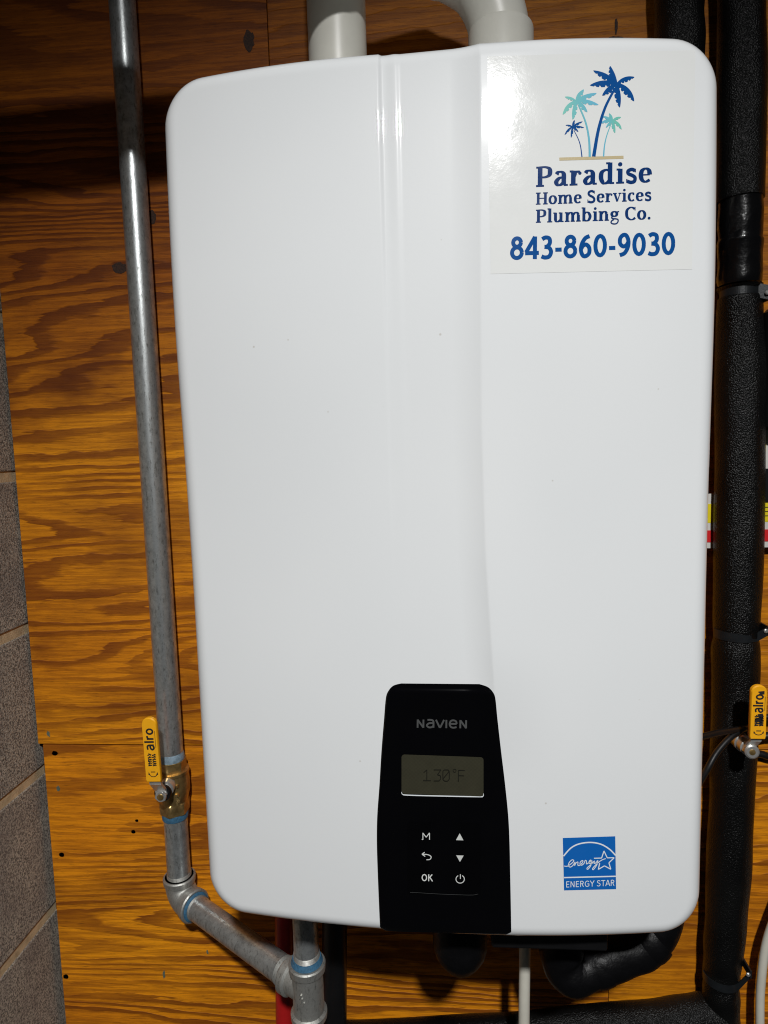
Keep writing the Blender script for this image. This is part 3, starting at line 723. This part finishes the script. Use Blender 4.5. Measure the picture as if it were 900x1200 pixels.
# ---------------------------------------------------------------- gas shut-off valve
def valve_handle(root, axis_pt, quad_top, quad_bot, wd, depth_y, marks, scribble=False):
    """lever: from the stem nut up to the vinyl grip"""
    T = at(*quad_top, depth_y); B = at(*quad_bot, depth_y)
    Yv = (T-B).normalized(); N = Vector((0, -1, 0)); X = Yv.cross(Vector((0, 1, 0))).normalized()*1.0
    if X.x < 0: X = -X
    ln = (T-B).length; h = wd/2
    o = [(-h*.92, 0), (h*.92, 0), (h, .003)]+[(h*math.cos(a), ln-h*.9+h*.9*math.sin(a)) for a in [PI*i/12 for i in range(13)]]+[(-h, .003)]
    g_ = plate(o, .006, X, Yv, N, B, .0012).obj('grip', YEL, root, True)
    def place(x, y, e): return B+X*x+Yv*y+N*(.006+.0002+e)
    return B, X, Yv, N, ln, h, g_, place
V0, V1 = gp(va_t), gp(va_b); H = V0.z-V1.z
valve = thing('gas_valve', V1, 'brass ball valve on the gas pipe with an upright yellow lever handle', 'valve')
lathe(V1, (0, 0, 1), [(-.001, .0150), (0, .0195, 6), (H*.20, .0200, 6), (H*.22, .0175), (H*.30, .0190), (H*.40, .0208), (H*.55, .0213), (H*.68, .0205), (H*.74, .0198), (H*.75, .0214), (H*.80, .0214), (H*.81, .0190, 6), (H*.985, .0190, 6), (H, .0155)], 48).obj('body', BRASS, valve)
lathe(V0-Vector((0, 0, .0005)), (0, 0, 1), [(0, .0165), (.003, .0168), (.008, .0160), (.010, .01525)], 36).obj('sealant_ring', BLUEPALE, valve)
lathe(V1-Vector((0, 0, .0095)), (0, 0, 1), [(0, .0153), (.001, .0166), (.007, .0172), (.0095, .0168)], 36).obj('sealant_ring', BLUE, valve)
for dz in (-.006, .006):
    p = V1+Vector((.012, -.0165, H*.52+dz)); box(p-Vector((.0022, .003, .002)), p+Vector((.0022, .003, .002)), .0006).obj('cast_mark', BRASS, valve)
B, X, Yv, N, ln, h, g_, place = valve_handle(valve, V1, (176, 839), (182.5, 914), .0185, -.078, None)
nut = at(190.5, 930, -.066)
stem_dir = (Vector((nut.x, -.09, nut.z))-Vector((V1.x+.0, GY, nut.z+.004))).normalized()
lathe(nut-stem_dir*.034, stem_dir, [(0, .0085), (.016, .0085), (.017, .0105), (.024, .0105), (.025, .0078, 6), (.034, .0078, 6), (.0345, .0060), (.037, .0050)], 36).obj('stem', CHROME, valve)
lathe(nut+stem_dir*.0030, stem_dir, [(0, .0078, 6), (.004, .0078, 6), (.0045, .0065)], 36).obj('nut', CHROME, valve)
lathe(nut+stem_dir*.0080, stem_dir, [(-.001, .0042), (.0005, .0040), (.001, .0030)], 20).obj('stem_tip', BRASS, valve)
pts = [B+N*.0015+Yv*.004, B+N*.001-Yv*.004, nut+stem_dir*.002+Vector((-.001, 0, .006)), nut+stem_dir*.0015]
mbx = MB()
for a, b in zip(pts, pts[1:]):
    dirv = (b-a).normalized(); sx = Vector((1, 0, 0)); nn = dirv.cross(sx).normalized()*.0016
    for wv in (.0072,):
        c = [a-sx*wv-nn, a+sx*wv-nn, a+sx*wv+nn, a-sx*wv+nn, b-sx*wv-nn, b+sx*wv-nn, b+sx*wv+nn, b-sx*wv+nn]
        mbx.add(c, [(0, 1, 2, 3), (4, 7, 6, 5), (0, 4, 5, 1), (1, 5, 6, 2), (2, 6, 7, 3), (3, 7, 4, 0)])
mbx.obj('lever_arm', CHROME, valve, False)
lathe(nut-stem_dir*.004, stem_dir, [(0, .0105), (.003, .0110), (.0052, .0100)], 24).obj('lever_washer', BLACKPL, valve)
def grip_print(place, g_, ln, h, scribble):
    p = Print(0, place)
    def wr(txt, cx, y0, y1, cap):   # upward-reading text
        write(p, txt, SAN, (cx+cap*.0, y0), (cx, y1), cap, .14, .14, .54, Vector((-1, 0)))
    wr('alro', h*.50, ln*.49, ln*.84, h*.92)
    p.strip([(h*.72, ln*.54), (h*.72, ln*.80)], [.0005]*2)
    rnd = random.Random(7)
    for row, xx in enumerate((-.25, .35)):
        yy = ln*.26
        while yy < ln*.43:
            hh = ln*(.02+.02*rnd.random()); p.strip([(h*(xx-.26), yy), (h*(xx+.25*rnd.random()), yy+hh*.5), (h*(xx+.26), yy+hh*.3)], [.0015]*3)
            p.strip([(h*(xx+.2*rnd.uniform(-1, 1)), yy), (h*(xx+.2*rnd.uniform(-1, 1)), yy+hh)], [.0010]*2); yy += hh*1.15
    c = E_(h*.05, ln*.145, h*.55, ln*.055, 190, 350, 12); p.strip(c, [.0009]*len(c))
    p.poly([(-h*.62, ln*.12), (-h*.35, ln*.12), (-h*.55, ln*.165)]); p.poly([(h*.72, ln*.12), (h*.45, ln*.12), (h*.65, ln*.165)])
    p.strip([(-h*.25, ln*.165), (h*.35, ln*.165)], [.0011]*2)
    if scribble:
        for k in range(9): p.strip([(h*rnd.uniform(-.5, .1), ln*(.30+.02*k)), (h*rnd.uniform(.3, .75), ln*(.315+.02*k))], [.0017]*2)
        for k in range(3): p.strip([(h*rnd.uniform(-.3, .0), ln*(.84+.02*k)), (h*.6, ln*(.85+.02*k))], [.0014]*2)
    return p.obj('print', INK, g_)
grip_print(place, g_, ln, h, False)

# ---------------------------------------------------------------- pipes below the heater
y_ = -.03
a, b = at(333.5, 1075, y_), at(333.5, 1200, y_)
def vertical(name, u0, v0, u1, v1, y, r, mat, label, cat, ztop=None, zbot=None, seg=28):
    p, q = at(u0, v0, y), at(u1, v1, y); d = (q-p); f = lambda z: p+d*((z-p.z)/d.z)
    o = tube([f(ztop if ztop is not None else p.z+.05), f((p.z+q.z)/2), f(zbot if zbot is not None else q.z-.12)], r, seg).obj(name, mat); return tag(o, label, cat)
vertical('water_pipe', 333, 1085, 333.5, 1200, -.04, .0118, REDP, 'red plastic water pipe running down behind the gas tee', 'pipe', -.30)
vertical('drain_pipe', 392, 1085, 392, 1200, -.05, .0160, BLACKPL, 'plain black pipe just right of the gas tee', 'pipe', -.30)
vertical('condensate_pipe', 615, 1113, 614, 1200, -.13, .0063, WTUBE, 'thin white condensate pipe under the heater', 'pipe', -.34)
# rounded black cap hanging under the panel
c = at(539, 1098, -.215); q_ = (at(539, 1146, -.215).z+.352)/-.0585
cz = lambda v: -.352-at(539, v, -.215).z
capo = lathe((c.x, -.215, -.352), (0, 0, -1), [(0, .0265)]+[(cz(v), r) for v, r in ((1100, .0270), (1108, .0268), (1117, .0245), (1126, .0195), (1133, .0140), (1139, .0080), (1142, .0030), (1143, .0005))], 32).obj('trap_cap', TAPE)
tag(capo, 'rounded black cap hanging from the underside of the heater below the control panel', 'cap')
# foam insulation with a little unevenness
def foam(name, pts, rads, mat, parent=None, n=10, seed=1, amp=.0006, seg=36):
    q = cr([tuple(p)+(r,) if False else (p[0], p[1], p[2]) for p in pts], n); R = []
    m = len(pts)
    for i in range(len(q)):
        t = i/n; k = min(int(t), m-2); f = t-k; R.append(rads[k]*(1-f)+rads[k+1]*f)
    rnd = random.Random(seed); ph = [rnd.uniform(0, 6.28) for _ in range(6)]
    RR = [(lambda a, i=i: R[i]+amp*(math.sin(i*.55+ph[0])+.6*math.sin(2*a+i*.31+ph[1])+.5*math.sin(3*a-i*.9+ph[2]))) for i in range(len(q))]
    return tube(q, RR, seg).obj(name, mat, parent)
def P3(lst, y=None): return [at(u, v, y if y is not None else yy) for (u, v, *yy_) in lst for yy in [yy_[0] if yy_ else y]]
bendp = [at(776, 1045, -.16), at(772, 1080, -.16), at(758, 1100, -.162), at(728, 1117, -.17), at(698, 1129, -.175), at(672, 1139, -.18), at(658, 1122, -.18), at(660, 1098, -.18), at(664, 1070, -.18)]
wr_ = thing('wrapped_pipe', at(700, 1130, -.17), 'tape wrapped black insulated pipe bending back up under the right of the heater', 'pipe')
foam('insulation', bendp, [.0215, .0225, .0245, .0235, .0225, .0225, .0220, .021, .020], TAPE, wr_, 8, 5, .0007)
for (i, j, r) in (((766, 1092, -.161), (752, 1105, -.164), .0258), ((712, 1124, -.173), (692, 1132, -.176), .0236)):
    p, q = at(*i), at(*j); tube([p, p.lerp(q, .3), p.lerp(q, .7), q], [r-.001, r, r, r-.0012], 30).obj('tape_band', TAPE, wr_)

# ---------------------------------------------------------------- insulated pipes on the right
YP = -.030
ppts = [(869, -60), (869, 0), (868.5, 120), (867.5, 235), (867, 290), (866.5, 336), (866.5, 346), (866.5, 362), (867, 450), (866, 600), (863, 725), (862, 741), (862, 760), (861, 830), (858, 920), (854, 1010), (850, 1085), (846, 1130), (845, 1143), (845, 1156), (845, 1185), (845, 1240)]
prad = [.0245, .0245, .0250, .0245, .0225, .0235, .0195, .0245, .0262, .0268, .0262, .0235, .0262, .0258, .0256, .0250, .0238, .0220, .0205, .0212, .0220, .0230]
inp = thing('insulated_pipe', at(845, 1240, YP), 'thick black foam insulated pipe running the full height right of the heater', 'pipe')
def sub(u0, u1): return [i for i in range(len(ppts)) if u0 <= i <= u1]
def seg_foam(i0, i1, mat, seed):
    foam('insulation', [at(u, v, YP) for u, v in ppts[i0:i1+1]], prad[i0:i1+1], mat, inp, 8, seed, .0005, 40)
seg_foam(0, 3, FOAM, 2)
seg_foam(5, len(ppts)-1, FOAM, 3)
tp = [at(u, v, YP) for u, v in ((867.8, 232), (867.6, 240), (867.4, 262), (867.2, 281), (867, 284), (867, 300), (866.6, 322), (866.5, 334))]
foam('taped_sleeve', tp, [.0236, .0229, .0226, .0228, .0237, .0231, 0.0229, .0222], SLEEVE, inp, 5, 9, .0004, 36)
ipa = [at(796, v, YP) for v in (-60, 0, 45)]+[at(796, 120, YP), at(797, 300, YP)]
foam('insulation_sleeve', ipa, [.0258]*5, FOAM, None, 8, 6, .0005, 40)
tag(bpy.data.objects['insulation_sleeve'], 'black foam insulated pipe entering behind the top right corner of the heater', 'pipe').name = 'insulated_pipe_short'
bpy.data.objects['insulated_pipe_short'].name = 'foam_covered_pipe'
hz = [at(400, 1222, -.05), at(480, 1219, -.05), at(600, 1212, -.045), at(700, 1203, -.04), at(780, 1196, -.035), at(822, 1190, -.03), at(845, 1188, -.03)]
ho = foam('floor_level_pipe', hz, [.0235, .0238, .0240, .0240, .0245, .0255, .0235], FOAM, None, 8, 8, .0005, 36)
ho.name = 'branch_pipe'; tag(ho, 'horizontal black foam insulated pipe crossing the bottom right of the picture', 'pipe')
# straps
def strap(v, u, r, u2, tilt, label, hw_=.0055, ey=-.052):
    c = at(u, v, YP); o = MB(); V = []; F = []; n = 18
    arc = [(-150+ 150*i/n) for i in range(n+1)]
    path = [Vector((c.x+r*math.cos(math.radians(a)), c.y+r*math.sin(math.radians(a)), 0)) for a in [-185+i*(110)/n for i in range(n+1)]]
    e = at(u2, v+tilt, ey); path.append(Vector((c.x+r*.62, c.y-r*.80, 0))); path.append(Vector((e.x, e.y, 0)))
    m = len(path); zt = e.z
    for i, p in enumerate(path):
        z = c.z if i < m-1 else zt
        t = path[min(m-1, i+1)]-path[max(0, i-1)]; nn = Vector((t.y, -t.x, 0)).normalized()*.0008
        for s, q in ((-1, 1), (1, 1), (1, -1), (-1, -1)): V.append(Vector((p.x, p.y, z+s*hw_))+nn*q)
    for i in range(m-1):
        for k in range(4): a = i*4+k; b2 = i*4+(k+1) % 4; F.append((a, b2, b2+4, a+4))
    F.append((0, 1, 2, 3)); F.append(tuple((m-1)*4+k for k in (3, 2, 1, 0)))
    root = thing('pipe_strap', c, label, 'strap', 'black straps holding the insulated pipe')
    MB().add(V, F).obj('band', STRAP, root, False)
    box((e.x-.002, e.y-.002, zt-hw_), (e.x+.0005, .0, zt+hw_), .0005).obj('bracket_leg', STRAP, root, False)
    s = Vector((e.x-.004, e.y-.001, zt)); lathe(s, (0, -1, 0), [(0, .0026), (.0012, .0026), (.002, .0016)], 16).obj('screw', CHROME, root)
    return root
strap(345, 866.5, .0205, 903, -2, 'black pipe strap with a screw near the top, just below the shiny taped section', .0078, -.050)
strap(741, 862, .0245, 901, -2, 'black pipe strap above the right-hand yellow valve handle', .0052, -.050)
strap(1143, 845, .0212, 880, -2, 'black pipe strap nearest the bottom of the picture, with its bracket standing clear', .0050, -.055)

# valve on the right with its yellow handle
rn = at(879, 879, -.092)
rv = thing('water_valve', (rn.x+.01, -.04, rn.z), 'chrome stemmed valve with an upright yellow lever handle beside the insulated pipe', 'valve')
B2, X2, Yv2, N2, ln2, h2, g2, place2 = valve_handle(rv, None, (887.3, 801), (885.0, 864), .0168, -.098, None)
grip_print(place2, g2, ln2, h2, True)
sd = Vector((-.10, -.95, .1)).normalized()
lathe(rn-sd*.050, sd, [(0, .0100), (.030, .0100), (.031, .0085), (.044, .0085), (.0445, .0078, 6), (.051, .0078, 6), (.052, .006)], 32).obj('stem', CHROME, rv)
lathe(rn+sd*.003, sd, [(0, .0075), (.003, .0078), (.0042, .0062), (.0042, .0045)], 28).obj('nut', CHROME, rv)
lathe(rn+sd*.0058, sd, [(0, .0042), (.001, .0042), (.0016, .003)], 18).obj('stem_tip', BRASS, rv)
mbx = MB()
pts = [B2+N2*.0012+Yv2*.004, B2+N2*.001-Yv2*.003, rn+sd*.001+Vector((0, 0, .006)), rn+sd*.001]
for a, b in zip(pts, pts[1:]):
    dirv = (b-a).normalized(); sx = Vector((1, 0, 0)); nn = dirv.cross(sx).normalized()*.0014; wv = .0058
    c = [a-sx*wv-nn, a+sx*wv-nn, a+sx*wv+nn, a-sx*wv+nn, b-sx*wv-nn, b+sx*wv-nn, b+sx*wv+nn, b-sx*wv+nn]
    mbx.add(c, [(0, 1, 2, 3), (4, 7, 6, 5), (0, 4, 5, 1), (1, 5, 6, 2), (2, 6, 7, 3), (3, 7, 4, 0)])
mbx.obj('lever_arm', CHROME, rv, False)

# cables
def cable(pts, r, mat, label, name='cable', grp=None):
    o = tube(cr(pts, 8), r, 14).obj(name, mat); return tag(o, label, 'cable', grp)
cable([at(812, 866, -.12), at(828, 862, -.105), at(845, 858, -.09), at(864, 855, -.072), at(876, 853, -.062)], .0036, BLACKPL, 'black cable leaving the side of the heater level with the right valve handle')
cable([at(815, 925, -.12), at(828, 903, -.10), at(840, 882, -.088), at(856, 864, -.078), at(872, 853, -.068)], .0036, BLACKPL, 'black cable slanting up from the heater side across the insulated pipe')
cable([at(880, 846, -.02), at(893, 842, -.02), (at(900, 840, -.02)), at(930, 842, -.02)], .0035, BLACKPL, 'upper black cable running right behind the yellow handle')
cable([at(880, 866, -.012), at(895, 863, -.012), at(905, 862, -.012), at(935, 862, -.012)], .0048, BLACKPL, 'thicker black cable on the wall just above the right lever nut')
cable([at(882, 882, -.008), at(893, 884, -.008), at(905, 887, -.008), at(935, 888, -.008)], .0045, BLACKPL, 'lowest black cable on the wall right of the chrome nut')
t = cable([at(930, 1020, -.03), at(908, 1075, -.03), at(897, 1110, -.03), at(892, 1150, -.03), at(890.5, 1185, -.03), at(891, 1260, -.03)], .0052, WTUBE, 'off white tube curving down in the bottom right corner', 'tube')

# black canister at the right edge
cn = at(912, 470, -.03)
zt_, zb_ = at(912, 362, -.03).z, at(912, 503, -.03).z
co = lathe((cn.x, -.03, zb_), (0, 0, 1), [(0, .016), (.003, .0185), (zt_-zb_-.004, .0185), (zt_-zb_, .015)], 28).obj('black_canister', BLACKPL)
tag(co, 'black upright cylinder cut off by the right edge of the picture', 'cylinder')

# printed product card behind the pipe
def card_bar(z0, z1, x0, x1, y, mat, parent, name): return box((x0, y-.0004, z0), (x1, y, z1)).obj(name, mat, parent, False)
yk = -.016
Bz = lambda v: at(860, v, yk).z
cx0 = at(827.5, 600, yk).x; cx1 = at(960, 600, yk).x
card = thing('instruction_card', (cx0, yk, Bz(640)), 'white instruction card with yellow and red bands behind the insulated pipe', 'card')
WC = simple('white card', (.62, .60, .56), .5, 0, .04); RC_ = simple('red print', (.62, .012, .014), .5, 0, .05); YC = simple('yellow print', (.75, .60, .01), .5, 0, .05)
box((at(868, 600, yk).x, yk+.0003, Bz(577)), (cx1, yk+.0009, Bz(500)), 0, box((cx0, yk+.0002, Bz(642)), (cx1, yk+.0008, Bz(578)))).obj('sheet', WC, card, False)
card_bar(Bz(635), Bz(621), cx0, cx1, yk-.0000, RC_, card, 'red_band')
card_bar(Bz(612), Bz(590), cx0, cx1, yk-.0000, YC, card, 'yellow_band')
card_bar(Bz(590), Bz(550), at(842, 600, yk).x, cx1, yk-.0000, BLACKPL, card, 'black_band')
card_bar(Bz(530), Bz(512), at(890, 520, yk).x, at(897.5, 520, yk).x, yk-.0002, YC, card, 'yellow_mark')
for k in range(3):
    zz = Bz(595+5*k); card_bar(zz-.0004, zz+.0004, at(891, 600, yk).x, at(899+3*k, 600, yk).x+.02, yk-.0006, INK, card, 'text_line')
